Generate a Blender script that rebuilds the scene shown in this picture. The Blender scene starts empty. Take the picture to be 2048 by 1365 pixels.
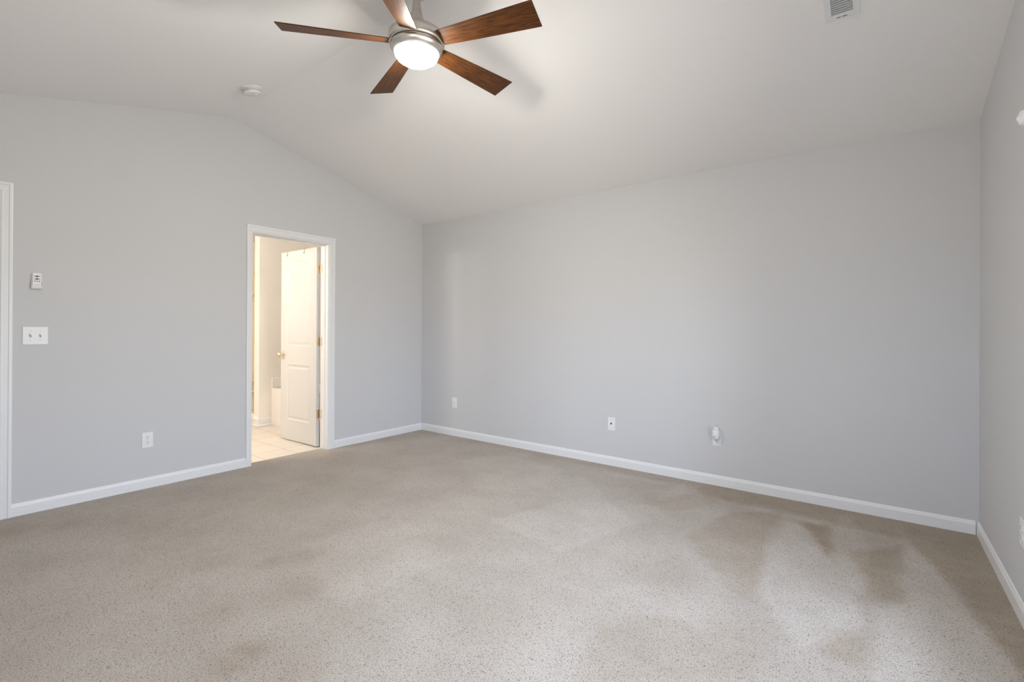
import bpy, bmesh, math, random
from mathutils import Vector, Matrix, noise

random.seed(7)
S = bpy.context.scene
COL = S.collection
PI = math.pi

# ------------------------------------------------------------------ camera
CAM = Vector((4.32346, -3.90681, 1.18942))
YAW, PITCH, ROLL = -0.64955, 0.00165, 0.00504
fw = Vector((math.sin(YAW) * math.cos(PITCH), math.cos(YAW) * math.cos(PITCH), math.sin(PITCH)))
rt = Vector((math.cos(YAW), -math.sin(YAW), 0))
up = rt.cross(fw)
cr, sr = math.cos(ROLL), math.sin(ROLL)
r2, u2 = cr * rt + sr * up, -sr * rt + cr * up
cam = bpy.data.cameras.new('camera')
cam.sensor_fit = 'HORIZONTAL'
cam.sensor_width = 36
cam.lens = 956.585 * 36 / 2048
cam.shift_y = -22.7 / 2048
cam.clip_start = 0.02
cob = bpy.data.objects.new('camera', cam)
cob.matrix_world = Matrix(((r2.x, u2.x, -fw.x, CAM.x), (r2.y, u2.y, -fw.y, CAM.y),
                           (r2.z, u2.z, -fw.z, CAM.z), (0, 0, 0, 1)))
COL.objects.link(cob)
S.camera = cob

# ------------------------------------------------------------------ room size
W, FY = 4.81306, -4.27            # x of right wall, y of front wall (behind the camera)
HE, HR, RY = 2.45, 2.974, -2.135  # eave height, ridge height, ridge y
SL = (HR - HE) / -RY
WIN_Y0, WIN_Y1, WIN_Z0, WIN_Z1 = -3.30, -1.30, 0.26, 1.86   # window in the right wall
ADDWIN_X0, ADDWIN_X1, ADDWIN_Z0, ADDWIN_Z1 = 3.40, 4.65, 0.85, 1.95  # unseen window added in the front wall

# ------------------------------------------------------------------ world, daylight, exposure
SKY = 9.4
world = bpy.data.worlds.new('sky')
S.world = world
world.use_nodes = True
nt = world.node_tree
nt.nodes.clear()
wo = nt.nodes.new('ShaderNodeOutputWorld')
bg = nt.nodes.new('ShaderNodeBackground')
tc = nt.nodes.new('ShaderNodeTexCoord')
sx = nt.nodes.new('ShaderNodeSeparateXYZ')
rp = nt.nodes.new('ShaderNodeValToRGB')
rp.color_ramp.elements[0].position = 0.47
rp.color_ramp.elements[0].color = (0.63, 0.60, 0.56, 1)
rp.color_ramp.elements[1].position = 0.56
rp.color_ramp.elements[1].color = (0.82, 0.96, 1.22, 1)
mp = nt.nodes.new('ShaderNodeMapRange')
mp.inputs['From Min'].default_value = -1
mp.inputs['From Max'].default_value = 1
nt.links.new(tc.outputs['Generated'], sx.inputs[0])
nt.links.new(sx.outputs['Z'], mp.inputs['Value'])
nt.links.new(mp.outputs[0], rp.inputs[0])
nt.links.new(rp.outputs[0], bg.inputs['Color'])
bg.inputs['Strength'].default_value = SKY
nt.links.new(bg.outputs[0], wo.inputs[0])


def portal(name, loc, direction, sx_, sy_):
    l = bpy.data.lights.new(name, 'AREA')
    l.shape = 'RECTANGLE'
    l.size, l.size_y = sx_, sy_
    l.cycles.is_portal = True
    o = bpy.data.objects.new(name, l)
    o.location = loc
    o.rotation_euler = Vector(direction).to_track_quat('-Z', 'Y').to_euler()
    COL.objects.link(o)
    return o


portal('daylight', (W + 0.13, (WIN_Y0 + WIN_Y1) / 2, (WIN_Z0 + WIN_Z1) / 2), (-1, 0, 0), WIN_Y1 - WIN_Y0, WIN_Z1 - WIN_Z0)
portal('daylight', ((ADDWIN_X0 + ADDWIN_X1) / 2, FY - 0.13, (ADDWIN_Z0 + ADDWIN_Z1) / 2), (0, 1, 0), ADDWIN_X1 - ADDWIN_X0, ADDWIN_Z1 - ADDWIN_Z0)  # sky light entering by the added front window

S.view_settings.view_transform = 'Standard'
S.view_settings.look = 'None'
S.view_settings.gamma = 1
S.view_settings.use_curve_mapping = False
S.view_settings.exposure = 0.17
S.cycles.max_bounces = 14
S.cycles.diffuse_bounces = 8
S.cycles.sample_clamp_indirect = 6

FAN_LAMP, BATH_LAMP = 185.0, 225.0


# ------------------------------------------------------------------ helpers
def obj(name, bm, m, parent=None, smooth=False, loc=None):
    me = bpy.data.meshes.new(name)
    bmesh.ops.recalc_face_normals(bm, faces=bm.faces)
    bm.to_mesh(me)
    bm.free()
    me.materials.append(m)
    if smooth:
        for p in me.polygons:
            p.use_smooth = True
        try:
            me.set_sharp_from_angle(angle=math.radians(38))
        except Exception:
            pass
    o = bpy.data.objects.new(name, me)
    COL.objects.link(o)
    if parent:
        o.parent = parent
    if loc:
        o.location = loc
    return o


def tag(o, label, cat, group=None):
    o['label'] = label
    o['category'] = cat
    if group:
        o['group'] = group
    return o


def struct(o, label=None):
    o['kind'] = 'structure'
    if label:
        o['label'] = label
    return o


def empty(name, loc, rot=(0, 0, 0)):
    o = bpy.data.objects.new(name, None)
    o.empty_display_size = 0.05
    o.location = loc
    o.rotation_euler = rot
    COL.objects.link(o)
    return o


def box(bm, x0, x1, y0, y1, z0, z1, bev=0, seg=2):
    t = bmesh.new()
    bmesh.ops.create_cube(t, size=1)
    for v in t.verts:
        v.co = Vector((x0 + (v.co.x + .5) * (x1 - x0), y0 + (v.co.y + .5) * (y1 - y0), z0 + (v.co.z + .5) * (z1 - z0)))
    if bev:
        bmesh.ops.bevel(t, geom=t.edges[:], offset=bev, segments=seg, profile=.5, affect='EDGES')
    merge(bm, t)


def merge(bm, t, mat=None):
    if mat is not None:
        bmesh.ops.transform(t, matrix=mat, verts=t.verts)
    me = bpy.data.meshes.new('tmp')
    t.to_mesh(me)
    t.free()
    bm.from_mesh(me)
    bpy.data.meshes.remove(me)


def B(*a, **k):
    bm = bmesh.new()
    box(bm, *a, **k)
    return bm


def prism(pts, vec):
    """closed polygon of 3-D points extruded along vec"""
    bm = bmesh.new()
    f = bm.faces.new([bm.verts.new(p) for p in pts])
    r = bmesh.ops.extrude_face_region(bm, geom=[f])
    bmesh.ops.translate(bm, verts=[g for g in r['geom'] if isinstance(g, bmesh.types.BMVert)], vec=vec)
    return bm


def lathe(prof, n=48, bm=None, mat=None, cap=True):
    """prof = list of (radius, z)"""
    t = bmesh.new()
    rings = []
    for r, z in prof:
        if r < 1e-6:
            rings.append([t.verts.new((0, 0, z))])
        else:
            rings.append([t.verts.new((r * math.cos(2 * PI * k / n), r * math.sin(2 * PI * k / n), z)) for k in range(n)])
    for a, b in zip(rings, rings[1:]):
        if len(a) == 1 and len(b) == 1:
            continue
        for k in range(n):
            k2 = (k + 1) % n
            if len(a) == 1:
                t.faces.new((a[0], b[k2], b[k]))
            elif len(b) == 1:
                t.faces.new((a[k], a[k2], b[0]))
            else:
                t.faces.new((a[k], a[k2], b[k2], b[k]))
    if cap:
        for rg in (rings[0], rings[-1]):
            if len(rg) > 1:
                t.faces.new(rg)
    if bm is None:
        if mat is not None:
            bmesh.ops.transform(t, matrix=mat, verts=t.verts)
        return t
    merge(bm, t, mat)
    return bm


def tube(pts, r, n=10):
    """round wire through points"""
    bm = bmesh.new()
    pts = [Vector(p) for p in pts]
    rings = []
    ref = None
    for i, p in enumerate(pts):
        d = (pts[min(i + 1, len(pts) - 1)] - pts[max(i - 1, 0)]).normalized()
        if ref is None:
            ref = d.orthogonal().normalized()
        ref = (ref - d * ref.dot(d)).normalized()
        b = d.cross(ref)
        rings.append([bm.verts.new(p + r * (math.cos(2 * PI * k / n) * ref + math.sin(2 * PI * k / n) * b)) for k in range(n)])
    for a, c in zip(rings, rings[1:]):
        for k in range(n):
            bm.faces.new((a[k], a[(k + 1) % n], c[(k + 1) % n], c[k]))
    bm.faces.new(rings[0])
    bm.faces.new(rings[-1])
    return bm


# ------------------------------------------------------------------ materials
def mat(name, col, rough=.6, metal=0., spec=.5, noise_bump=0, bump_scale=300, coat=0, var=0, var_scale=2.0):
    m = bpy.data.materials.new(name)
    m.use_nodes = True
    n = m.node_tree
    b = n.nodes['Principled BSDF']
    b.inputs['Base Color'].default_value = (*col, 1)
    b.inputs['Roughness'].default_value = rough
    b.inputs['Metallic'].default_value = metal
    b.inputs['Specular IOR Level'].default_value = spec
    b.inputs['Coat Weight'].default_value = coat
    g = n.nodes.new('ShaderNodeNewGeometry')
    if noise_bump:
        t = n.nodes.new('ShaderNodeTexNoise')
        t.inputs['Scale'].default_value = bump_scale
        t.inputs['Detail'].default_value = 2
        n.links.new(g.outputs['Position'], t.inputs['Vector'])
        bu = n.nodes.new('ShaderNodeBump')
        bu.inputs['Strength'].default_value = noise_bump
        bu.inputs['Distance'].default_value = .002
        n.links.new(t.outputs['Fac'], bu.inputs['Height'])
        n.links.new(bu.outputs[0], b.inputs['Normal'])
    if var:
        t = n.nodes.new('ShaderNodeTexNoise')
        t.inputs['Scale'].default_value = var_scale
        t.inputs['Detail'].default_value = 3
        n.links.new(g.outputs['Position'], t.inputs['Vector'])
        mr = n.nodes.new('ShaderNodeMapRange')
        mr.inputs['To Min'].default_value = 1 - var
        mr.inputs['To Max'].default_value = 1 + var
        n.links.new(t.outputs['Fac'], mr.inputs['Value'])
        mx = n.nodes.new('ShaderNodeVectorMath')
        mx.operation = 'SCALE'
        mx.inputs[0].default_value = col
        n.links.new(mr.outputs[0], mx.inputs['Scale'])
        n.links.new(mx.outputs[0], b.inputs['Base Color'])
    return m


def emit(name, col, strength):
    m = bpy.data.materials.new(name)
    m.use_nodes = True
    b = m.node_tree.nodes['Principled BSDF']
    b.inputs['Base Color'].default_value = (.9, .88, .84, 1)
    b.inputs['Roughness'].default_value = .3
    b.inputs['Emission Color'].default_value = (*col, 1)
    b.inputs['Emission Strength'].default_value = strength
    return m


M_WALL = mat('grey_wall_paint', (.606, .608, .616), .75, spec=.25, noise_bump=.10, bump_scale=260, var=.012, var_scale=1.6)
M_CEIL = mat('ceiling_paint', (.825, .815, .81), .85, spec=.2, noise_bump=.08, bump_scale=200)
M_TRIM = mat('white_gloss_trim', (.79, .795, .80), .35, spec=.5, noise_bump=.03, bump_scale=60)
M_BATHWALL = mat('bathroom_wall_paint', (.84, .81, .765), .7, spec=.25, noise_bump=.08)
M_DOOR = mat('white_door_paint', (.61, .605, .59), .4, noise_bump=.05, bump_scale=180)
M_PLASTIC = mat('white_plastic', (.80, .80, .80), .35, noise_bump=.01)
M_PLASTIC2 = mat('off_white_plastic', (.74, .72, .70), .45, noise_bump=.01)
M_DARK = mat('dark_slot', (.03, .03, .03), .6, noise_bump=.02)
M_BUTTON = mat('dark_grey_button', (.06, .065, .07), .5, noise_bump=.02)
M_GREY = mat('grey_plastic', (.30, .29, .29), .5, noise_bump=.02)
M_SLOTGREY = mat('shaded_toggle_slot', (.42, .42, .42), .5, noise_bump=.02)
M_SCREW = mat('painted_screw', (.45, .45, .45), .4, metal=.3, noise_bump=.02)
M_BRASS = mat('satin_brass', (.74, .62, .47), .34, metal=1, noise_bump=.04, bump_scale=120)
M_TUB = mat('glossy_white_acrylic', (.82, .80, .77), .15, noise_bump=.01)
M_SHOWER = mat('cream_fibreglass', (.86, .78, .64), .35, noise_bump=.03)
M_VENT = mat('vent_enamel', (.74, .755, .76), .45, noise_bump=.02)
M_VENTDARK = mat('vent_shadow_gap', (.50, .51, .52), .7, noise_bump=.02)
M_WIRE = mat('bronze_wire', (.10, .065, .04), .45, metal=.6, noise_bump=.02)
M_AMBER = mat('amber_plug_plastic', (.74, .60, .50), .4, noise_bump=.01)


def brushed_nickel():
    m = bpy.data.materials.new('brushed_nickel')
    m.use_nodes = True
    n = m.node_tree
    b = n.nodes['Principled BSDF']
    b.inputs['Base Color'].default_value = (.62, .585, .54, 1)
    b.inputs['Metallic'].default_value = 1
    b.inputs['Roughness'].default_value = .30
    b.inputs['Anisotropic'].default_value = .5
    tcn = n.nodes.new('ShaderNodeTexCoord')
    mpn = n.nodes.new('ShaderNodeMapping')
    mpn.inputs['Scale'].default_value = (6, 6, 420)
    t = n.nodes.new('ShaderNodeTexNoise')
    t.inputs['Scale'].default_value = 3
    n.links.new(tcn.outputs['Object'], mpn.inputs[0])
    n.links.new(mpn.outputs[0], t.inputs['Vector'])
    mr = n.nodes.new('ShaderNodeMapRange')
    mr.inputs['To Min'].default_value = .26
    mr.inputs['To Max'].default_value = .38
    n.links.new(t.outputs['Fac'], mr.inputs['Value'])
    n.links.new(mr.outputs[0], b.inputs['Roughness'])
    return m


M_NICKEL = brushed_nickel()


def wood():
    m = bpy.data.materials.new('walnut_blade')
    m.use_nodes = True
    n = m.node_tree
    b = n.nodes['Principled BSDF']
    tcn = n.nodes.new('ShaderNodeTexCoord')
    mpn = n.nodes.new('ShaderNodeMapping')
    mpn.inputs['Scale'].default_value = (5, 70, 20)
    t = n.nodes.new('ShaderNodeTexNoise')
    t.inputs['Scale'].default_value = 2.2
    t.inputs['Detail'].default_value = 6
    t.inputs['Distortion'].default_value = .6
    r = n.nodes.new('ShaderNodeValToRGB')
    e = r.color_ramp.elements
    e[0].position, e[0].color = .30, (.024, .008, .0022, 1)
    e[1].position, e[1].color = .74, (.150, .052, .012, 1)
    n.links.new(tcn.outputs['Object'], mpn.inputs[0])
    n.links.new(mpn.outputs[0], t.inputs['Vector'])
    n.links.new(t.outputs['Fac'], r.inputs[0])
    n.links.new(r.outputs[0], b.inputs['Base Color'])
    b.inputs['Roughness'].default_value = .44
    b.inputs['Specular IOR Level'].default_value = .22
    return m


M_WOOD = wood()


def carpet():
    m = bpy.data.materials.new('speckled_beige_carpet')
    m.use_nodes = True
    n = m.node_tree
    L = n.links.new
    b = n.nodes['Principled BSDF']
    b.inputs['Roughness'].default_value = 1
    b.inputs['Specular IOR Level'].default_value = .05
    b.inputs['Sheen Weight'].default_value = .15
    g = n.nodes.new('ShaderNodeNewGeometry')

    def tex(scale, detail=2, rough=.5):
        t = n.nodes.new('ShaderNodeTexNoise')
        t.inputs['Scale'].default_value = scale
        t.inputs['Detail'].default_value = detail
        t.inputs['Roughness'].default_value = rough
        L(g.outputs['Position'], t.inputs['Vector'])
        return t

    def ramp(src, p0, c0, p1, c1):
        r = n.nodes.new('ShaderNodeValToRGB')
        e = r.color_ramp.elements
        e[0].position, e[0].color = p0, (*c0, 1)
        e[1].position, e[1].color = p1, (*c1, 1)
        L(src, r.inputs[0])
        return r.outputs[0]

    def mix(fac, a, c, mode='MIX'):
        x = n.nodes.new('ShaderNodeMix')
        x.data_type = 'RGBA'
        x.blend_type = mode
        for s, v in ((0, fac), (6, a), (7, c)):
            if hasattr(v, 'is_linked'):
                L(v, x.inputs[s])
            else:
                x.inputs[s].default_value = v
        return x.outputs[2]

    # tufts: twisted yarn ends, each a little lighter or darker
    fine = tex(260, 3, .8)
    base = ramp(fine.outputs['Fac'], .33, (.222, .191, .158), .64, (.668, .601, .526))
    # nap: pile brushed one way or the other by the vacuum cleaner
    nap = n.nodes.new('ShaderNodeAttribute')
    nap.attribute_name = 'pile_nap'
    stain_lamplight = n.nodes.new('ShaderNodeAttribute')
    stain_lamplight.attribute_name = 'soil_lamplight'  # soil tint, plus the painted lamplight band
    patch = tex(2.6, 4, .6)
    pc = ramp(patch.outputs['Fac'], .36, (.93, .92, .91), .64, (1.05, 1.055, 1.06))
    c = mix(1.0, base, pc, 'MULTIPLY')
    lighter = mix(1.0, c, (1.20, 1.23, 1.27, 1), 'MULTIPLY')
    c = mix(nap.outputs['Fac'], c, lighter)
    brown = mix(1.0, c, (.76, .68, .575, 1), 'MULTIPLY')
    c = mix(stain_lamplight.outputs['Fac'], c, brown)
    # darker yarn flecks: a few near-black brown ones and more mid-brown ones
    wob = tex(90, 2, .6)
    add = n.nodes.new('ShaderNodeVectorMath')
    add.operation = 'MULTIPLY_ADD'
    add.inputs[1].default_value = (.012, .012, .012)
    L(wob.outputs['Color'], add.inputs[0])
    L(g.outputs['Position'], add.inputs[2])

    def flecks(scale, p0, p1, d0, d1):
        vo = n.nodes.new('ShaderNodeTexVoronoi')
        vo.inputs['Scale'].default_value = scale
        L(add.outputs[0], vo.inputs['Vector'])
        sp = n.nodes.new('ShaderNodeSeparateColor')
        L(vo.outputs['Color'], sp.inputs[0])
        fl = ramp(sp.outputs[0], p0, (0, 0, 0), p1, (1, 1, 1))
        dd = ramp(vo.outputs['Distance'], d0, (1, 1, 1), d1, (0, 0, 0))
        return mix(1.0, fl, dd, 'MULTIPLY')
    c = mix(flecks(270, .62, .96, .25, .72), c, (.225, .180, .142, 1))
    c = mix(flecks(200, .88, .96, .20, .60), c, (.080, .060, .046, 1))
    L(c, b.inputs['Base Color'])
    bu = n.nodes.new('ShaderNodeBump')
    bu.inputs['Strength'].default_value = .6
    bu.inputs['Distance'].default_value = .006
    L(fine.outputs['Fac'], bu.inputs['Height'])
    L(bu.outputs[0], b.inputs['Normal'])
    return m


M_CARPET = carpet()


def tile():
    m = bpy.data.materials.new('cream_floor_tile')
    m.use_nodes = True
    n = m.node_tree
    L = n.links.new
    b = n.nodes['Principled BSDF']
    g = n.nodes.new('ShaderNodeNewGeometry')
    mpn = n.nodes.new('ShaderNodeMapping')
    mpn.inputs['Location'].default_value = (.08, 1.485 - .302 * 5, 0)
    L(g.outputs['Position'], mpn.inputs[0])
    br = n.nodes.new('ShaderNodeTexBrick')
    br.offset = 0
    br.inputs['Scale'].default_value = 1
    br.inputs['Mortar Size'].default_value = .004
    br.inputs['Mortar Smooth'].default_value = .3
    br.inputs['Brick Width'].default_value = .302
    br.inputs['Row Height'].default_value = .302
    br.inputs['Color1'].default_value = (.74, .68, .60, 1)
    br.inputs['Color2'].default_value = (.78, .72, .64, 1)
    br.inputs['Mortar'].default_value = (.52, .44, .34, 1)
    L(mpn.outputs[0], br.inputs['Vector'])
    L(br.outputs['Color'], b.inputs['Base Color'])
    b.inputs['Roughness'].default_value = .35
    return m


M_TILE = tile()


def glass():
    m = bpy.data.materials.new('window_glass')
    m.use_nodes = True
    n = m.node_tree
    n.nodes.clear()
    o = n.nodes.new('ShaderNodeOutputMaterial')
    t = n.nodes.new('ShaderNodeBsdfTransparent')
    gl = n.nodes.new('ShaderNodeBsdfGlossy')
    gl.inputs['Roughness'].default_value = .02
    fr = n.nodes.new('ShaderNodeFresnel')
    fr.inputs['IOR'].default_value = 1.3
    mx = n.nodes.new('ShaderNodeMixShader')
    n.links.new(fr.outputs[0], mx.inputs[0])
    n.links.new(t.outputs[0], mx.inputs[1])
    n.links.new(gl.outputs[0], mx.inputs[2])
    n.links.new(mx.outputs[0], o.inputs[0])
    return m


M_GLASS = glass()
M_BOWL = emit('lit_frosted_bowl', (1.0, .97, .86), FAN_LAMP)
M_BATHLAMP = emit('lit_bath_globe', (1.0, .92, .82), BATH_LAMP)

# ------------------------------------------------------------------ floor
D1Y0, D1Y1 = -4.235, -3.470        # door at the picture's left edge
D2Y0, D2Y1 = -1.9600, -1.2370      # bathroom doorway
DH = 2.035


def carpet_floor():
    bm = bmesh.new()
    st = .02
    nx, ny = int(W / st) + 1, int(-FY / st) + 1
    vs = [[bm.verts.new((W * i / nx, FY + (-FY) * j / ny, 0)) for i in range(nx + 1)] for j in range(ny + 1)]
    for j in range(ny):
        for i in range(nx):
            bm.faces.new((vs[j][i], vs[j][i + 1], vs[j + 1][i + 1], vs[j + 1][i]))
    # carpet runs a little way into the bathroom doorway, up to the tile
    a = [bm.verts.new(p) for p in ((-.09, D2Y0, 0), (0, D2Y0, 0), (0, D2Y1, 0), (-.09, D2Y1, 0))]
    bm.faces.new(a)
    o = obj('floor', bm, M_CARPET)
    me = o.data
    na = me.attributes.new('pile_nap', 'FLOAT', 'POINT')
    so = me.attributes.new('soil_lamplight', 'FLOAT', 'POINT')

    def inside(p, poly):
        # signed distance to a closed outline, positive inside
        d, odd = 1e9, False
        for a, b in zip(poly, poly[1:] + poly[:1]):
            ex, ey = b[0] - a[0], b[1] - a[1]
            t = max(0, min(1, ((p[0] - a[0]) * ex + (p[1] - a[1]) * ey) / (ex * ex + ey * ey)))
            d = min(d, math.hypot(p[0] - a[0] - t * ex, p[1] - a[1] - t * ey))
            if (a[1] > p[1]) != (b[1] > p[1]) and p[0] < a[0] + ex * (p[1] - a[1]) / ey:
                odd = not odd
        return d if odd else -d
    # vacuum tracks: (polygon on the floor, strength)
    light = [
        ([(3.90, -.45), (3.98, -.48), (4.20, -1.0), (4.30, -1.55), (4.12, -1.80), (3.90, -1.50), (3.86, -.95)], .75),
        ([(4.14, -.12), (4.20, -.12), (4.30, -.60), (4.27, -1.25), (4.20, -1.16), (4.14, -.60)], .65),
        ([(4.46, -.42), (4.52, -.50), (4.72, -1.45), (4.70, -1.95), (4.32, -1.85), (4.32, -1.35), (4.42, -1.20)], .8),
        ([(3.60, -.32), (4.40, -.38), (4.40, -.43), (3.60, -.38)], .5),
        ([(4.44, -.06), (4.48, -.06), (4.47, -.42), (4.43, -.42)], .5),
        ([(2.7, -.75), (3.15, -1.05), (3.0, -1.7), (2.4, -1.6)], .45),
        ([(1.4, -.30), (2.4, -.40), (2.9, -.9), (1.9, -1.2), (1.3, -.7)], .30),
        ([(1.9, -1.9), (2.6, -2.1), (2.5, -2.7), (1.8, -2.5)], .25),
        ([(2.5, -.20), (3.05, -.16), (3.0, -.26), (2.6, -.30)], .45),
        ([(3.10, -.16), (3.16, -.14), (3.22, -.45), (3.10, -.62)], .45),
    ]
    # pile lying the other way or walked on: tan; the long left band paints in lamplight
    dark = [([(3.97, -.43), (4.11, -.36), (4.14, -.89), (4.08, -.77)], .95),
            ([(4.22, -.73), (4.46, -.45), (4.41, -.95), (4.41, -1.2), (4.30, -1.28), (4.27, -1.05)], .60),
            ([(4.48, -.36), (4.82, 0), (4.82, -1.75), (4.73, -1.55), (4.65, -1.0), (4.58, -.73)], .72),
            ([(3.26, -.20), (3.26, 0), (4.82, 0), (4.82, -.17), (4.44, -.35), (4.16, -.34), (3.82, -.29), (3.32, -.32)], .62),
            ([(3.58, -.51), (3.85, -.30), (3.83, -.83), (3.84, -.99), (3.91, -1.17), (3.90, -1.51), (3.87, -1.58), (3.76, -1.51), (3.44, -1.1)], .50),
            ([(4.20, -1.59), (4.30, -1.51), (4.31, -1.76), (4.26, -1.81), (4.18, -1.80)], .50),
            ([(3.44, -2.15), (3.62, -1.92), (3.98, -1.92), (3.99, -2.12), (3.52, -2.48)], .35),
            ([(0, -3.49), (.12, -3.22), (.26, -2.67), (.21, -2.33), (.10, -1.9), (1.30, -1.45), (1.45, -1.60), (1.38, -2.05), (1.02, -2.85), (.75, -3.23), (.48, -3.51)], .10),  # warm lamplight along the left wall, put into the carpet colour
            ([(2.97, -.50), (3.37, -.26), (3.48, -.42), (3.25, -.77), (3.02, -.72)], .35),
            ([(0, 0), (3.3, 0), (3.3, -.14), (0, -.16)], .30)]
    spots = [(2.487, -3.071, .07, .75), (2.50, -3.17, .08, .55), (1.877, -2.697, .07, .5), (.30, -3.44, .13, .55),
             (.42, -3.22, .10, .35), (1.616, -2.899, .08, .3), (2.144, -3.037, .07, .4), (4.25, -1.68, .09, .45),
             (1.95, -2.55, .10, .35), (2.72, -3.05, .12, .35), (3.1, -2.35, .16, .25), (3.45, -1.55, .2, .25),
             (2.25, -2.75, .12, .3), (1.2, -2.6, .25, .2), (3.9, -1.9, .12, .35)]
    for i, v in enumerate(me.vertices):
        x, y = v.co.x, v.co.y
        q = Vector((x * 5, y * 5, 0))
        wx, wy = x + .03 * noise.noise(q) + .015 * noise.noise(q * 3), y + .03 * noise.noise(q + Vector((9, 4, 2))) + .015 * noise.noise(q * 3 + Vector((2, 7, 1)))
        k = 0
        for poly, s in light:
            d = inside((wx, wy), poly)
            k = max(k, s * min(1, max(0, d / .035 + .5)))
        na.data[i].value = k * (1 + .25 * noise.noise(q * 2.3))
        k = 0
        for poly, s in dark:
            d = inside((wx, wy), poly)
            k = max(k, s * min(1, max(0, d / .05 + .5)))
        for a, b, r, s in spots:
            d = math.hypot(wx - a, (wy - b))
            k = max(k, s * math.exp(-(d / r) ** 2))
        so.data[i].value = k * (1 + .3 * noise.noise(q * 3))
    return struct(o, 'speckled beige carpet with vacuum tracks')


carpet_floor()
struct(obj('floor_bathroom', B(-2.75, -.09, -3.2, -.08, -.05, -.002), M_TILE), 'cream square tiled bathroom floor')
struct(obj('subfloor', B(-.1, W + .14, FY - .14, .14, -.12, -.052), M_TRIM))

# ------------------------------------------------------------------ walls and ceiling
T = .115
pts = [(0, FY, 0), (0, D1Y0 - .012, 0), (0, D1Y0 - .012, DH), (0, D1Y1 + .012, DH), (0, D1Y1 + .012, 0), (0, D2Y0 - .012, 0), (0, D2Y0 - .012, DH), (0, D2Y1 + .012, DH),
       (0, D2Y1 + .012, 0), (0, 0, 0), (0, 0, HE), (0, RY, HR), (0, FY, HE)]
struct(obj('wall_left', prism(pts, (-T, 0, 0)), M_WALL), 'pale grey gable wall with the bathroom doorway')
struct(obj('wall_back', B(-T, W + .14, 0, .12, 0, HE + .06), M_WALL), 'long plain pale grey wall')
# right wall: gable with a window opening
bm = bmesh.new()
merge(bm, prism([(W, 0, 0), (W, 0, HE), (W, WIN_Y1, HR - (WIN_Y1 - RY) * SL), (W, WIN_Y1, 0)], (.14, 0, 0)))
merge(bm, prism([(W, FY, 0), (W, FY, HE), (W, WIN_Y0, HE + (WIN_Y0 - FY) * SL), (W, WIN_Y0, 0)], (.14, 0, 0)))
merge(bm, prism([(W, WIN_Y0, WIN_Z1), (W, WIN_Y1, WIN_Z1), (W, WIN_Y1, HR - (WIN_Y1 - RY) * SL), (W, RY, HR), (W, WIN_Y0, HE + (WIN_Y0 - FY) * SL)], (.14, 0, 0)))
box(bm, W, W + .14, WIN_Y0, WIN_Y1, 0, WIN_Z0)
struct(obj('wall_right', bm, M_WALL), 'pale grey gable wall at the right edge')
bm = bmesh.new()
box(bm, -T, ADDWIN_X0, FY - .14, FY, 0, HE + .06)
box(bm, ADDWIN_X1, W + .14, FY - .14, FY, 0, HE + .06)
box(bm, ADDWIN_X0, ADDWIN_X1, FY - .14, FY, 0, ADDWIN_Z0)
box(bm, ADDWIN_X0, ADDWIN_X1, FY - .14, FY, ADDWIN_Z1, HE + .06)
struct(obj('wall_front', bm, M_WALL))
X0, X1 = -T - .02, W + .16
ey = .14
struct(obj('ceiling', prism([(X0, ey, HE - ey * SL), (X0, RY, HR), (X0, FY - ey, HE - ey * SL), (X0, FY - ey, HE + .12), (X0, RY, HR + .14), (X0, ey, HE + .12)],
                            (X1 - X0, 0, 0)), M_CEIL), 'vaulted off-white ceiling with two slopes')

# baseboards: flat board with a rounded, stepped top
BH, BT = .079, .012


def baseboard(name, a, b, nrm, m=M_TRIM, h=BH):
    a, b, nrm = Vector(a), Vector(b), Vector(nrm)
    prof = [(0, 0), (BT, 0), (BT, h * .74), (BT * .86, h * .80), (BT * .70, h * .83), (BT * .62, h * .90), (BT * .42, h * .97), (BT * .2, h), (0, h)]
    o = obj(name, prism([a + nrm * p + Vector((0, 0, z)) for p, z in prof], b - a), m)
    return struct(o)


baseboard('baseboard_left', (0, -3.413, 0), (0, -2.008, 0), (1, 0, 0))
baseboard('baseboard_left', (0, -1.165, 0), (0, 0, 0), (1, 0, 0))
baseboard('baseboard_back', (BT, 0, 0), (W - BT - .003, 0, 0), (0, -1, 0))
baseboard('baseboard_right', (W, 0, 0), (W, FY, 0), (-1, 0, 0))
baseboard('baseboard_front', (BT, FY, 0), (W - BT, FY, 0), (0, 1, 0))


# door casings
def casing(name, y0, y1, ztop, wl, wr, wt, x=0, sgn=1, label=None):
    """y0,y1 outer edges; profiled flat casing with raised outer band"""
    bm = bmesh.new()
    prof = lambda w: [(0, 0), (0, .0155), (w * .10, .0165), (w * .24, .0165), (w * .30, .0125), (w * .62, .0115), (w * .70, .0135), (w * .80, .0135), (w * .88, .0095), (w, .0085), (w, 0)]
    # three mitred lengths built from profile rings
    rings = []
    n = len(prof(1))
    P0, P1, P2 = prof(wl), prof(wt), prof(wr)
    for k in range(4):
        ring = []
        for i in range(n):
            if k == 0:
                c = (x + sgn * P0[i][1], y0 + P0[i][0], 0)
            elif k == 1:
                c = (x + sgn * P0[i][1], y0 + P0[i][0], ztop - P1[i][0])
            elif k == 2:
                c = (x + sgn * P2[i][1], y1 - P2[i][0], ztop - P1[i][0])
            else:
                c = (x + sgn * P2[i][1], y1 - P2[i][0], 0)
            ring.append(bm.verts.new(c))
        rings.append(ring)
    for a, b in zip(rings, rings[1:]):
        for i in range(n):
            j = (i + 1) % n
            bm.faces.new((a[i], a[j], b[j], b[i]))
    bm.faces.new(rings[0])
    bm.faces.new(rings[-1])
    return struct(obj(name, bm, M_TRIM), label)


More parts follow.
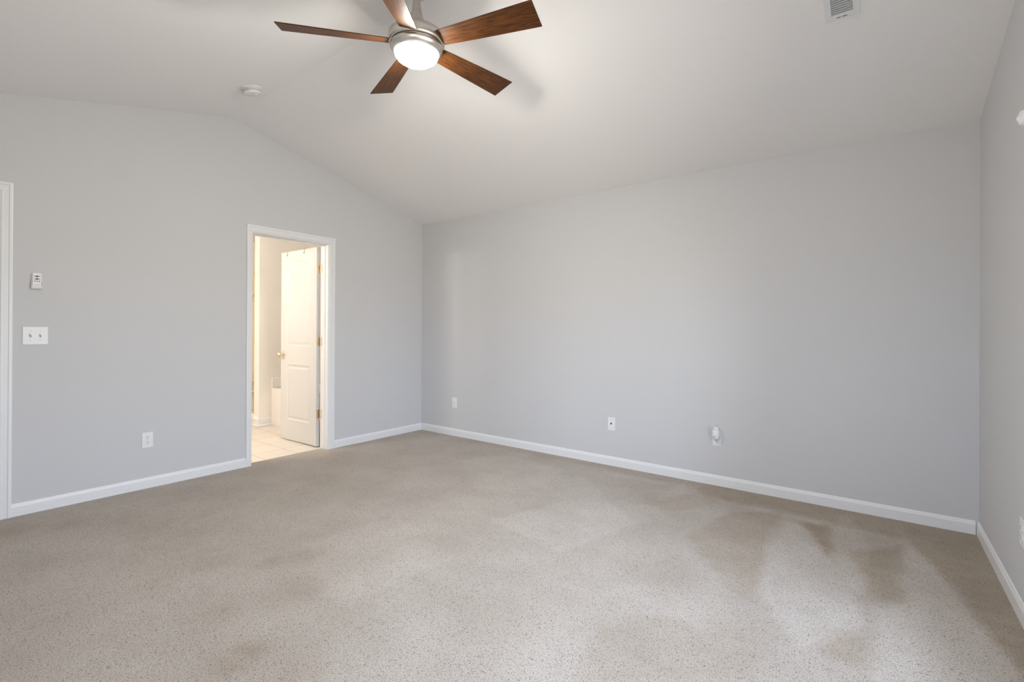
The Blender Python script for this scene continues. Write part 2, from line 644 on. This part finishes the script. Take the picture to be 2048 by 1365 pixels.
casing('trim_1', -2.008, -1.165, 2.098, .046, .067, .062, label='white casing around the bathroom doorway')
casing('trim_2', D2Y0 - .055, D2Y1 + .055, 2.09, .055, .055, .055, x=-T, sgn=-1)
casing('trim_3', D1Y0 - .03, -3.413, 2.098, .03, .062, .062, label='white door casing at the left edge')
# jamb of the bathroom doorway with its stop
bm = bmesh.new()
box(bm, -T, .004, D2Y0 - .0119, D2Y0, 0, DH - .004)
box(bm, -T, .004, D2Y1, D2Y1 + .0119, 0, DH - .004)
box(bm, -T, .004, D2Y0 - .0119, D2Y1 + .0119, DH - .004, DH - .0001)
box(bm, -.080, -.042, D2Y0, D2Y0 + .010, 0, DH - .014, .002)
box(bm, -.080, -.042, D2Y1 - .010, D2Y1, 0, DH - .014, .002)
box(bm, -.080, -.042, D2Y0, D2Y1, DH - .014, DH - .004, .002)
struct(obj('trim_4', bm, M_TRIM))


# ------------------------------------------------------------------ doors
def build_door(w, h, th):
    """solid slab whose two faces carry recessed mouldings (true recess)"""
    bm = bmesh.new()
    nseg = 16
    x0, x1 = w * .185, w * .815

    def outline(z0, z1, arch, o):
        pts = [(x0 + o, z0 + o), (x1 - o, z0 + o)]
        if arch:
            for k in range(nseg + 1):
                t = k / nseg
                pts.append(((x1 - o) + (x0 - x1 + 2 * o) * t, z1 - o + arch * math.sin(PI * t) ** .8))
        else:
            pts += [(x1 - o, z1 - o), (x0 + o, z1 - o)]
        return pts
    for sgn in (-1, 1):
        Y = sgn * th / 2
        V = lambda p, d=0: bm.verts.new((p[0], Y - sgn * d, p[1]))
        U, Lw = outline(1.0, 1.835, .065, 0), outline(.215, .80, 0, 0)
        rU, rL = [V(p) for p in U], [V(p) for p in Lw]
        c00, c10, c11, c01 = V((0, 0)), V((w, 0)), V((w, h)), V((0, h))
        m0, m1 = V((0, .9)), V((w, .9))
        # field around lower panel
        bm.faces.new((c00, c10, rL[1], rL[0]))
        bm.faces.new((c10, m1, rL[2], rL[1]))
        bm.faces.new((m1, m0, rL[3], rL[2]))
        bm.faces.new((m0, c00, rL[0], rL[3]))
        # field around upper panel
        bm.faces.new((m0, m1, rU[1], rU[0]))
        bm.faces.new((m1, c11, rU[2], rU[1]))
        bm.faces.new((c01, m0, rU[0], rU[-1]))
        top = rU[2:]
        half = len(top) // 2
        for i in range(len(top) - 1):
            bm.faces.new((top[i], c11 if i < half else c01, top[i + 1]))
        bm.faces.new((top[half], c11, c01))
        for (z0, z1, arch, r0) in ((1.0, 1.835, .065, rU), (.215, .80, 0, rL)):
            prev = r0
            for o_, d in ((.010, .006), (.022, .0065), (.042, .0012)):
                cur = [V(p, d) for p in outline(z0, z1, arch, o_)]
                n = len(cur)
                for i in range(n):
                    bm.faces.new((prev[i], prev[(i + 1) % n], cur[(i + 1) % n], cur[i]))
                prev = cur
            bm.faces.new(prev)
    # edges of the slab
    for a, b in (((0, 0), (w, 0)), ((w, 0), (w, h)), ((w, h), (0, h)), ((0, h), (0, 0))):
        q = [bm.verts.new((p[0], y, p[1])) for p, y in ((a, -th / 2), (b, -th / 2), (b, th / 2), (a, th / 2))]
        bm.faces.new(q)
    bmesh.ops.remove_doubles(bm, verts=bm.verts, dist=1e-5)
    return bm


def knob(parent, x, y, z, sgn, m=M_BRASS):
    """round knob on a rose, axis along local y"""
    R = Matrix.Translation((x, y, z)) @ Matrix.Rotation(-sgn * PI / 2, 4, 'X')
    bm = lathe([(0, 0), (.032, 0), (.032, .004), (.028, .009), (.014, .012), (.011, .016), (.011, .030), (.016, .034), (.024, .040), (.0275, .048), (.0275, .056), (.022, .064), (.012, .068), (0, .069)], 32, mat=R)
    return obj('door_knob', bm, m, parent, True)


DOOR_W = .678
HX = -.157
d2 = empty('door_2', (HX, -1.2445, .012), (0, 0, PI + math.radians(1.2)))
struct(d2, 'white two-panel arch-top bathroom door standing open')
obj('door_slab', build_door(DOOR_W, 2.008, .035), M_DOOR, d2)
# local +x runs away from the hinge, local +y faces the camera side after the half turn
knob(d2, DOOR_W - .055, .0175, .905, 1)
knob(d2, DOOR_W - .055, -.0175, .905, -1)
for hz in (.322, 1.055, 1.790):
    bm = bmesh.new()
    box(bm, -.0016, 0, -.0185, .016, hz - .044, hz + .044)                      # leaf on the door edge
    box(bm, -.020, 0, -.0200, -.0185, hz - .044, hz + .044)
    box(bm, -.076, -.041, -.0078, -.0062, hz - .044, hz + .044)                 # leaf on the jamb
    box(bm, -.042, -.020, -.0200, -.0185, hz - .044, hz + .044)
    box(bm, -.042, -.0405, -.0200, -.0062, hz - .044, hz + .044)
    for k in range(5):                                                          # knuckles
        merge(bm, lathe([(.0052, -.0440 + k * .0176), (.0064, -.0432 + k * .0176), (.0064, -.0274 + k * .0176), (.0052, -.0266 + k * .0176)], 16, mat=Matrix.Translation((-.022, -.0150, hz))))
    for dz in (-.030, -.002, .028):
        merge(bm, lathe([(.0036, 0), (.0036, .0008), (0, .0012)], 10, mat=Matrix.Translation((-.0016, .004 if dz != -.002 else -.006, hz + dz)) @ Matrix.Rotation(-PI / 2, 4, 'Y')))
    obj('hinge', bm, M_BRASS, d2, False)

d1 = empty('door_1', (-.045, D1Y0 + .004, .012), (0, 0, PI / 2))
struct(d1, 'white door at the left edge of the wall')
obj('door_slab', build_door(D1Y1 - D1Y0 - .008, 2.015, .035), M_DOOR, d1)
knob(d1, D1Y1 - D1Y0 - .075, -.0175, .93, -1)
bm = bmesh.new()
box(bm, -T, .004, D1Y1, D1Y1 + .0125, 0, DH)
box(bm, -T, .004, D1Y0 - .012, D1Y0, 0, DH)
box(bm, -T, .004, D1Y0, D1Y1, DH - .006, DH + .002)
struct(obj('trim_5', bm, M_TRIM))


# over-the-door hooks
def door_hook(x, label):
    e = empty('over_door_hook', (HX - x * math.cos(math.radians(1.2)), -1.2445 - x * math.sin(math.radians(1.2)), 2.0205))
    y = -.0195
    pts = [(0, .0195, -.03), (0, .0195, .0012), (0, .012, .0022), (0, -.012, .0022), (0, y, .0012), (0, y, -.040), (0, y - .003, -.045), (0, y - .007, -.045), (0, y - .0095, -.041), (0, y - .0098, -.037)]
    obj('wire', tube(pts, .0017, 8), M_WIRE, e, True)
    obj('tip', lathe([(0, -.003), (.0022, -.0022), (.003, 0), (.0022, .0022), (0, .003)], 12, mat=Matrix.Translation((0, y - .0098, -.0365))), M_WIRE, e, True)
    tag(e, label, 'hook', 'wire hooks over the bathroom door')


door_hook(.225, 'dark wire hook over the top of the open bathroom door, nearer the hinges')
door_hook(.548, 'dark wire hook over the top of the open bathroom door, nearer the latch edge')

# ------------------------------------------------------------------ bathroom shell
struct(obj('wall_bathroom_end', B(-2.87, -2.75, -3.2, 0, 0, 2.5), M_BATHWALL))
struct(obj('wall_bathroom_side', B(-2.75, -T, -.20, -.08, 0, 2.5), M_BATHWALL))
struct(obj('wall_bathroom_near', B(-2.75, -T, -3.32, -3.2, 0, 2.5), M_BATHWALL))
struct(obj('ceiling_bathroom', B(-2.87, -T, -3.32, -.08, 2.44, 2.56), M_CEIL))
struct(obj('wall_bathroom_stub', B(-1.785, -1.662, -1.125, -.20, 0, 2.44), M_BATHWALL), 'end of the wall between shower and bathtub')
struct(obj('wall_bathroom_inner', B(-T - .004, -T, -3.2, D2Y0 - .05, 0, 2.44), M_BATHWALL))
bm = bmesh.new()
P = [(-1.785, -.30), (-1.785, -1.125), (-1.662, -1.125), (-1.662, -.975)]
for a, b, nrm in ((P[1], P[2], (0, -1, 0)), (P[2], P[3], (1, 0, 0))):
    a3, b3 = Vector((*a, 0)), Vector((*b, 0))
    dv = (b3 - a3).normalized() * .012
    nv = Vector(nrm)
    pr = [(0, 0), (.018, 0), (.018, .014), (.012, .022), (.012, .085), (.006, .105), (0, .11)]
    ext = (a3, b3 - a3 + (dv if nrm == (0, -1, 0) else Vector((0, 0, 0))))
    merge(bm, prism([ext[0] + nv * p + Vector((0, 0, z)) for p, z in pr], ext[1]))
struct(obj('baseboard_bathroom', bm, M_TRIM))

# bathtub in its alcove, apron facing the doorway
tub = empty('bathtub', (-.89, -.60, 0))
tag(tub, 'glossy white bathtub behind the open bathroom door', 'bathtub')
TX0, TX1, TY0, TY1, TH = -1.660, -.118, -.975, -.202, .462


def local(o, ref):
    o.matrix_parent_inverse = Matrix.Translation(-Vector(ref.location))
    return o


bm = bmesh.new()
# apron + rim + basin: ring stack of rounded rectangles


def rrect(x0, x1, y0, y1, r, z, n=6):
    out = []
    for cx, cy, a0 in ((x1 - r, y1 - r, 0), (x0 + r, y1 - r, PI / 2), (x0 + r, y0 + r, PI), (x1 - r, y0 + r, 1.5 * PI)):
        for k in range(n + 1):
            a = a0 + PI / 2 * k / n
            out.append((cx + r * math.cos(a), cy + r * math.sin(a), z))
    return out


rings = [rrect(TX0, TX1, TY0, TY1, .004, 0), rrect(TX0, TX1, TY0, TY1, .004, TH - .03), rrect(TX0, TX1, TY0 + .002, TY1, .01, TH - .006), rrect(TX0 + .006, TX1 - .006, TY0 + .012, TY1 - .006, .012, TH),
         rrect(TX0 + .10, TX1 - .10, TY0 + .075, TY1 - .06, .16, TH), rrect(TX0 + .12, TX1 - .12, TY0 + .09, TY1 - .075, .15, TH - .03), rrect(TX0 + .26, TX1 - .19, TY0 + .14, TY1 - .12, .12, .12), rrect(TX0 + .34, TX1 - .26, TY0 + .20, TY1 - .18, .08, .10)]
vr = [[bm.verts.new(p) for p in r] for r in rings]
for a, b in zip(vr, vr[1:]):
    for i in range(len(a)):
        j = (i + 1) % len(a)
        bm.faces.new((a[i], a[j], b[j], b[i]))
bm.faces.new(vr[-1])
bm.faces.new(vr[0])
local(obj('basin', bm, M_TUB, tub, True), tub)
bm = bmesh.new()
box(bm, TX0, TX0 + .022, TY0, TY1, TH, TH + .125, .006)
box(bm, TX0 + .02, TX1, TY1 - .022, TY1, TH, TH + .125, .006)
local(obj('splash_lip', bm, M_TUB, tub), tub)
local(obj('overflow_plate', lathe([(0, 0), (.035, 0), (.035, .004), (.028, .008), (0, .009)], 24, mat=Matrix.Translation((TX1 - .155, -.59, .30)) @ Matrix.Rotation(-PI / 2, 4, 'Y')), M_NICKEL, tub, True), tub)

# shower stall left of the stub wall
sh = empty('shower_stall', (-2.26, -.65, 0))
tag(sh, 'cream moulded shower stall seen past the wall end at left of the doorway', 'shower')
bm = bmesh.new()
SX0, SX1, SY0, SY1 = -2.745, -1.790, -1.10, -.205
box(bm, SX0, SX1, SY0, SY1, 0, .035)
box(bm, SX0, SX1, SY0, SY0 + .08, .035, .125, .014)
local(obj('shower_pan', bm, M_TUB, sh), sh)
bm = bmesh.new()
box(bm, SX0, SX0 + .03, SY0, SY1, .035, 2.0, .01)
box(bm, SX0 + .03, SX1, SY1 - .03, SY1, .035, 2.0, .01)
box(bm, SX1 - .03, SX1, SY0 + .09, SY1 - .03, .035, 2.0, .01)
local(obj('surround', bm, M_SHOWER, sh), sh)
for z in (.30, .45, 1.66):
    bm = bmesh.new()
    box(bm, SX0 + .03, SX0 + .13, SY0 + .10, SY1 - .04, z, z + .035, .012)
    local(obj('soap_ledge', bm, M_SHOWER, sh), sh)

# unseen lamp on the near bathroom wall, added to brighten the bathroom evenly
vl = empty('added_bath_light', (-.55, -3.20, 1.98))
tag(vl, 'unseen lit three-globe light added on the near bathroom wall', 'wall light')
obj('back_plate', B(-.27, .27, 0, .025, -.055, .055, .006), M_NICKEL, vl)
for gx in (-.19, 0, .19):
    obj('arm', lathe([(.022, 0), (.022, .01), (.012, .016), (.012, .05), (.030, .055), (.030, .066), (.024, .068)], 24, mat=Matrix.Translation((gx, .02, 0)) @ Matrix.Rotation(-PI / 2, 4, 'X')), M_NICKEL, vl, True)
    obj('globe', lathe([(.0, -.055)] + [(.055 * math.sin(PI * k / 16), -.055 * math.cos(PI * k / 16)) for k in range(1, 16)] + [(0, .055)], 32, mat=Matrix.Translation((gx, .138, 0))), M_BATHLAMP, vl, True)


# ------------------------------------------------------------------ window in the right wall
def window(name, frame_pt, w, z0, z1, label):
    """frame_pt(u, d, z) -> world point; u along the wall, d depth outward"""
    e = empty(name, frame_pt(w / 2, 0, z0))
    struct(e, label)
    R = Vector(e.location)

    def bx(bm, u0, u1, d0, d1, a, b, bev=0):
        p, q = Vector(frame_pt(u0, d0, a)), Vector(frame_pt(u1, d1, b))
        lo = [min(p[i], q[i]) for i in range(3)]
        hi = [max(p[i], q[i]) for i in range(3)]
        box(bm, lo[0] - R.x, hi[0] - R.x, lo[1] - R.y, hi[1] - R.y, lo[2] - R.z, hi[2] - R.z, bev)
    bm = bmesh.new()
    for u0, u1 in ((0, .035), (w - .035, w), (w / 2 - .035, w / 2 + .035)):
        bx(bm, u0, u1, .03, .11, z0, z1)
    bx(bm, .035, w - .035, .03, .11, z1 - .035, z1)
    bx(bm, .035, w - .035, .03, .11, z0, z0 + .04)
    obj('window_frame', bm, M_TRIM, e)
    bm = bmesh.new()
    bx(bm, -.03, w + .03, -.03, .03, z0 - .022, z0 - .001, .004)
    bx(bm, -.01, w + .01, -.012, 0, z0 - .085, z0 - .022, .003)
    obj('window_sill', bm, M_TRIM, e)
    zm = (z0 + z1) / 2
    for a, b in ((.035, w / 2 - .035), (w / 2 + .035, w - .035)):
        bm = bmesh.new()
        bx(bm, a, b, .05, .09, zm - .02, zm + .02)
        for p, q in ((a, a + .03), (b - .03, b)):
            bx(bm, p, q, .055, .085, z0 + .04, z1 - .035)
        s = obj('window_sash', bm, M_TRIM, e)
        bm = bmesh.new()
        bx(bm, a + .02, b - .02, .068, .071, z0 + .04, z1 - .035)
        obj('glass_pane', bm, M_GLASS, s)


window('window_1', lambda u, d, z: (W + d, WIN_Y0 + u, z), WIN_Y1 - WIN_Y0, WIN_Z0, WIN_Z1, 'double window in the right wall')

window('window_added', lambda u, d, z: (ADDWIN_X0 + u, FY - d, z), ADDWIN_X1 - ADDWIN_X0, ADDWIN_Z0, ADDWIN_Z1, 'unseen window added behind the viewpoint')  # added to brighten the right side of the room

# curtain rod over the right-hand window
ROD = Vector((W - .055, -1.437, 1.962))
rod = empty('curtain_rod', (W, ROD.y - .10, ROD.z))
tag(rod, 'white curtain rod with faceted knob end at the right edge', 'curtain rod')
Ry = Matrix.Translation(ROD) @ Matrix.Rotation(PI / 2, 4, 'X')
local(obj('rod', lathe([(.0105, 0), (.0105, 2.15)], 20, mat=Ry), M_TRIM, rod, True), rod)
local(obj('finial', lathe([(.0, -.036), (.016, -.032), (.031, -.014), (.033, .006), (.022, .024), (.014, .029), (.014, .045), (0, .045)], 8, mat=Ry), M_TRIM, rod), rod)
for by in (-1.56, -3.22):
    bm = bmesh.new()
    box(bm, W - .062, W - .004, by - .008, by + .008, ROD.z - .018, ROD.z - .010, .002)
    box(bm, W - .006, W, by - .014, by + .014, ROD.z - .055, ROD.z + .035, .002)
    local(obj('bracket', bm, M_TRIM, rod), rod)

# ------------------------------------------------------------------ ceiling fan
FC = Vector((2.4281, -2.2397, 2.6722))
K = .9703
ang_tilt = math.atan2(.0441, 1)
# tilt a little so that the side towards the viewpoint hangs lower
fan = empty('ceiling_fan', FC)
ax = Vector((-.0302, .0322, 0))
fan.rotation_mode = 'QUATERNION'
fan.rotation_quaternion = Vector((0, 0, 1)).rotation_difference(Vector((.0302, -.0322, 1)).normalized())
tag(fan, 'brushed nickel ceiling fan with five dark wood blades and a lit glass bowl', 'ceiling fan')


def pz(prof):
    return [(r * K, (z - 2.735) * K) for r, z in prof]


obj('motor_housing', lathe(pz([(.0135, 2.940), (.021, 2.932), (.0235, 2.912), (.029, 2.892), (.0355, 2.868), (.043, 2.842), (.055, 2.818), (.072, 2.804), (.095, 2.796), (.120, 2.792), (.137, 2.786), (.146, 2.777), (.1495, 2.765), (.1495, 2.755), (.1480, 2.738), (.1445, 2.729), (.1405, 2.726), (.131, 2.7255), (.131, 2.7205)]), 96), M_NICKEL, fan, True)
obj('coupling_sleeve', lathe(pz([(.0135, 2.958), (.0215, 2.950), (.0240, 2.915), (.0270, 2.903)]), 40), M_NICKEL, fan, True)
obj('light_ring', lathe(pz([(.131, 2.7200), (.1385, 2.7200), (.1398, 2.7175), (.1385, 2.708), (.1320, 2.697), (.1235, 2.688), (.1175, 2.684), (.1160, 2.686)]), 96), M_NICKEL, fan, True)
obj('glass_bowl', lathe(pz([(.1155, 2.688), (.1165, 2.684), (.112, 2.668), (.100, 2.652), (.080, 2.639), (.055, 2.630), (.028, 2.625), (0, 2.6235)]), 64), M_BOWL, fan, True)
ceil_at = HE + (FC.y - FY) * SL
zc = ceil_at - FC.z
obj('downrod', lathe([(.0130, .19), (.0130, zc - .02)], 32), M_NICKEL, fan, True)
obj('canopy', lathe([(.018, zc - 0.046), (.030, zc - 0.043), (.050, zc - 0.033), (.064, zc - 0.018), (.068, zc - .002), (.068, zc + .010)], 48), M_NICKEL, fan, True)
RT, RR, WT, WR, PIT, PH = .6647, .140, .0743, .0462, .2743, math.radians(13.74)


def blade_mesh():
    bm = bmesh.new()
    th = .0055
    n = 14
    top, bot = [], []

    def hw(t):
        # the blade widens from the root with a soft swell
        return WR + (WT - WR) * min(1, t * 1.02) ** .85
    left, right = [], []
    for k in range(n + 1):
        t = k / n
        left.append((RR + (RT - RR) * t, -hw(t)))
        right.append((RR + (RT - RR) * t, hw(t)))
    pts = left + right[::-1]
    f = bm.faces.new([bm.verts.new((p[0], p[1], -th / 2)) for p in pts])
    r = bmesh.ops.extrude_face_region(bm, geom=[f])
    bmesh.ops.translate(bm, verts=[g for g in r['geom'] if isinstance(g, bmesh.types.BMVert)], vec=(0, 0, th))
    bmesh.ops.recalc_face_normals(bm, faces=bm.faces)
    ed = [e for e in bm.edges if e.is_manifold and e.calc_face_angle(0) > 1.0]
    bmesh.ops.bevel(bm, geom=ed, offset=.0022, segments=2, profile=.5, affect='EDGES')
    return bm


bme = obj('blade', blade_mesh(), M_WOOD, fan)
for k in range(5):
    b = bme if k == 0 else bme.copy()
    if k:
        COL.objects.link(b)
        b.parent = fan
    b.matrix_local = Matrix.Rotation(PH + k * 2 * PI / 5, 4, 'Z') @ Matrix.Rotation(-PIT, 4, 'X')

# ------------------------------------------------------------------ smoke detector
sn = Vector((0, -SL, 1)).normalized()      # normal of the front slope (pointing up)
sd = empty('smoke_detector', (.725, -2.303, HE + (-2.303 - FY) * SL))
sd.rotation_mode = 'QUATERNION'
sd.rotation_quaternion = Vector((0, 0, 1)).rotation_difference(sn)
tag(sd, 'round white smoke detector on the ceiling beside the ridge', 'smoke detector')
obj('mounting_base', lathe([(0, 0), (.068, 0), (.068, -.010), (.064, -.013), (0, -.013)], 48), M_PLASTIC2, sd, True)
obj('cover', lathe([(.056, -.013), (.060, -.016), (.060, -.034), (.055, -.042), (.040, -.046), (0, -.047)], 48), M_PLASTIC2, sd, True)
bm = bmesh.new()
for k in range(28):
    a = 2 * PI * k / 28
    t = bmesh.new()
    box(t, .0592, .0606, -.0045, .0045, -.030, -.019)
    merge(bm, t, Matrix.Rotation(a, 4, 'Z'))
obj('sensing_vents', bm, M_SLOTGREY, sd)
obj('test_button', lathe([(.011, -.046), (.011, -.049), (.009, -.050), (0, -.050)], 24, mat=Matrix.Translation((.02, .015, 0))), M_PLASTIC, sd, True)

# ------------------------------------------------------------------ ceiling air register on the back slope
VX, VY1, VLEN, VW = 4.192, -1.089, .30, .137
bsl = math.atan(SL)
vent = empty('air_vent', (VX, VY1 - VLEN / 2, HE - (VY1 - VLEN / 2) * SL), (-bsl, 0, 0))
tag(vent, 'white louvred air register on the ceiling at the top edge', 'air vent')
bm = bmesh.new()
bw, bl_ = VW / 2, VLEN / 2
for a in ((-bw, -bw + .026, -bl_, bl_), (bw - .026, bw, -bl_, bl_), (-bw + .026, bw - .026, -bl_, -bl_ + .032), (-bw + .026, bw - .026, bl_ - .032, bl_)):
    box(bm, a[0], a[1], a[2], a[3], -.007, -.0005)
obj('register_frame', bm, M_VENT, vent)
obj('duct_box', B(-bw + .024, bw - .024, -bl_ + .03, bl_ - .03, -.0015, -.0008), M_VENTDARK, vent)
bm = bmesh.new()
y = -bl_ + .038
while y < bl_ - .034:
    t = bmesh.new()
    box(t, -bw + .027, bw - .027, -.0062, .0062, -.0006, .0006)
    merge(bm, t, Matrix.Translation((0, y, -.0052)) @ Matrix.Rotation(math.radians(24), 4, 'X'))
    y += .0134
obj('louvres', bm, M_VENT, vent)
obj('lever_slot', B(-.022, .020, bl_ - .017, bl_ - .0135, -.0078, -.0068), M_DARK, vent)
obj('damper_lever', B(-.007, .003, bl_ - .017, bl_ - .004, -.016, -.0075, .0015), M_VENT, vent)


# ------------------------------------------------------------------ wall plates
def plate_root(name, loc, facing):
    """local +y points into the room off the wall, x along the wall, z up"""
    rz = {'left': -PI / 2, 'back': PI, 'right': PI / 2}[facing]
    return empty(name, loc, (0, 0, rz))


def plate(e, w=.070, h=.1145, m=M_PLASTIC):
    bm = bmesh.new()
    box(bm, -w / 2, w / 2, 0, .0055, -h / 2, h / 2, .0022)
    return obj('cover_plate', bm, m, e)


def disc(r, y, x, z, t=.0012, n=20):
    return lathe([(0, 0), (r, 0), (r, t), (0, t)], n, mat=Matrix.Translation((x, y, z)) @ Matrix.Rotation(-PI / 2, 4, 'X'))


def duplex(e, slots=M_DARK, m=M_PLASTIC):
    plate(e, m=m)
    for dz in (.0195, -.0195):
        bm = bmesh.new()
        n = 28
        vs = []
        for k in range(n):
            a = 2 * PI * k / n
            vs.append((.0165 * math.cos(a), .0055, dz + max(-.0125, min(.0125, .0165 * math.sin(a)))))
        merge(bm, prism(vs, (0, .0018, 0)))
        f = obj('socket', bm, m, e)
        bm = bmesh.new()
        box(bm, -.0072, -.0052, .0073, .0077, dz + .0005, dz + .0085)
        box(bm, .0052, .0072, .0073, .0077, dz + .0012, dz + .0078)
        merge(bm, disc(.0026, .0073, 0, dz - .0065, .0004))
        obj('slots', bm, slots, f)
    obj('screw', disc(.0028, .0055, 0, 0), M_SCREW, e)


e = plate_root('wall_outlet', (0, -2.707, .358), 'left')
duplex(e)
tag(e, 'white duplex outlet on the left wall below the switches, beside the bathroom doorway', 'outlet')
e = plate_root('wall_outlet', (.551, 0, .370), 'back')
duplex(e, slots=M_PLASTIC2)
tag(e, 'plain white outlet on the long wall nearest the left corner', 'outlet')
e = plate_root('wall_outlet', (3.354, 0, .363), 'back')
duplex(e)
tag(e, 'white duplex outlet on the long wall holding a plug-in night light', 'outlet')
e = plate_root('wall_outlet', (W, -1.055, .365), 'right')
duplex(e)
tag(e, 'white outlet on the right wall at the picture edge', 'outlet')

e = plate_root('cable_jack', (2.467, 0, .366), 'back')
plate(e)
obj('threaded_jack', lathe([(0, 0), (.0075, 0), (.0075, .002), (.0048, .0025), (.0048, .010), (.0032, .010), (.0032, .006), (0, .006)], 20, mat=Matrix.Translation((0, .0055, .004)) @ Matrix.Rotation(-PI / 2, 4, 'X')), M_DARK, e, True)
for dz in (.042, -.042):
    obj('screw', disc(.0028, .0055, 0, dz), M_SCREW, e)
tag(e, 'white cable jack plate with one dark centre connector on the long wall', 'cable jack')

# double light switch
e = plate_root('light_switch', (0, -3.308, 1.140), 'left')
plate(e, .1185, .1145)
for dx in (.023, -.023):
    t = obj('toggle', B(-.0045 + dx, .0045 + dx, .0055, .0068, -.012, .012, .0005), M_SLOTGREY, e)
    bm = bmesh.new()
    tt = bmesh.new()
    box(tt, -.0035, .0035, 0, .016, -.005, .005, .0012)
    merge(bm, tt, Matrix.Translation((dx, .006, .002)) @ Matrix.Rotation(math.radians(28), 4, 'X'))
    obj('toggle_lever', bm, M_PLASTIC, t)
    for dz in (.030, -.030):
        obj('screw', disc(.0026, .0055, dx, dz), M_SCREW, e)
tag(e, 'white double toggle light switch plate on the left wall', 'light switch')

# fan remote in its wall cradle
RC = Vector((0, -3.3045, 1.494))
e = plate_root('remote_cradle', RC, 'left')
bm = bmesh.new()
box(bm, -.026, .026, 0, .004, -.050, .048, .0015)
box(bm, -.026, -.0225, .004, .020, -.050, -.004, .0012)
box(bm, .0225, .026, .004, .020, -.050, -.004, .0012)
box(bm, -.0225, .0225, .004, .020, -.050, -.046, .0012)
box(bm, -.0225, .0225, .018, .0205, -.046, -.030, .0008)
obj('holder', bm, M_PLASTIC2, e)
tag(e, 'white wall cradle holding the remote above the light switch', 'remote holder')
e = plate_root('remote_control', (RC.x + .0045, RC.y, RC.z), 'left')
obj('remote_body', B(-.0215, .0215, 0, .0130, -.0455, .052, .003), M_PLASTIC, e)
for z, kind in ((.029, 0), (.012, 0), (-.003, 1)):
    if kind == 0:
        n = 24
        vs = []
        for k in range(n):
            a = 2 * PI * k / n
            vs.append((.0160 * math.cos(a), .013, z + .0022 * math.sin(a)))
        bm = prism(vs, (0, .0012, 0))
        merge(bm, disc(.0052, .013, 0, z, .0018))
        obj('speed_button', bm, M_BUTTON, e)
    else:
        for dx in (-.011, 0, .011):
            obj('small_button', disc(.0030, .013, dx, z, .0014), M_BUTTON, e)
obj('name_strip', B(-.014, .014, .0129, .0133, -.0255, -.0238), M_GREY, e)
tag(e, 'white fan remote control with dark buttons in the wall cradle', 'remote control')

# plug-in night light on the long wall outlet
e = plate_root('night_light', (3.354 + .011, -.0075, .385), 'back')
bm = lathe([(0, -.030), (.0180, -.026), (.0265, -.012), (.0290, .004), (.0290, .045), (.0270, .050), (0, .050)], 32, mat=Matrix.Translation((.012, .028, 0)) @ Matrix.Scale(.85, 4, (0, 1, 0)))
obj('body', bm, M_PLASTIC, e, True)
bm = lathe([(.0200, .0502), (.0200, .056), (.0225, .058), (.0225, .068), (.019, .073), (0, .075)], 32, mat=Matrix.Translation((.012, .028, 0)) @ Matrix.Scale(.85, 4, (0, 1, 0)))
obj('lamp_cap', bm, M_PLASTIC2, e, True)
obj('plug_base', B(-.004, .028, 0, .012, -.022, .042, .003), M_AMBER, e)
pts = []
for k in range(17):
    a = math.radians(78) * (k / 8 - 1)
    x_, z_ = .0255 * math.sin(a), .007 - .031 * math.cos(a)
    rr = .0180 + (.0290 - .0180) * min(1, max(0, (z_ + .026) / .030))
    pts.append((.012 + x_, .028 + .85 * math.sqrt(max(1e-6, rr * rr - x_ * x_)), z_))
obj('vent_slot', tube(pts, .0024, 8), M_GREY, e, True)
obj('sensor', lathe([(0, 0), (.0045, 0), (.0045, .003), (0, .004)], 16, mat=Matrix.Translation((.018, .0515, -.003)) @ Matrix.Rotation(-PI / 2, 4, 'X')), M_GREY, e, True)
tag(e, 'white plug-in night light in the upper socket of a long wall outlet', 'night light')
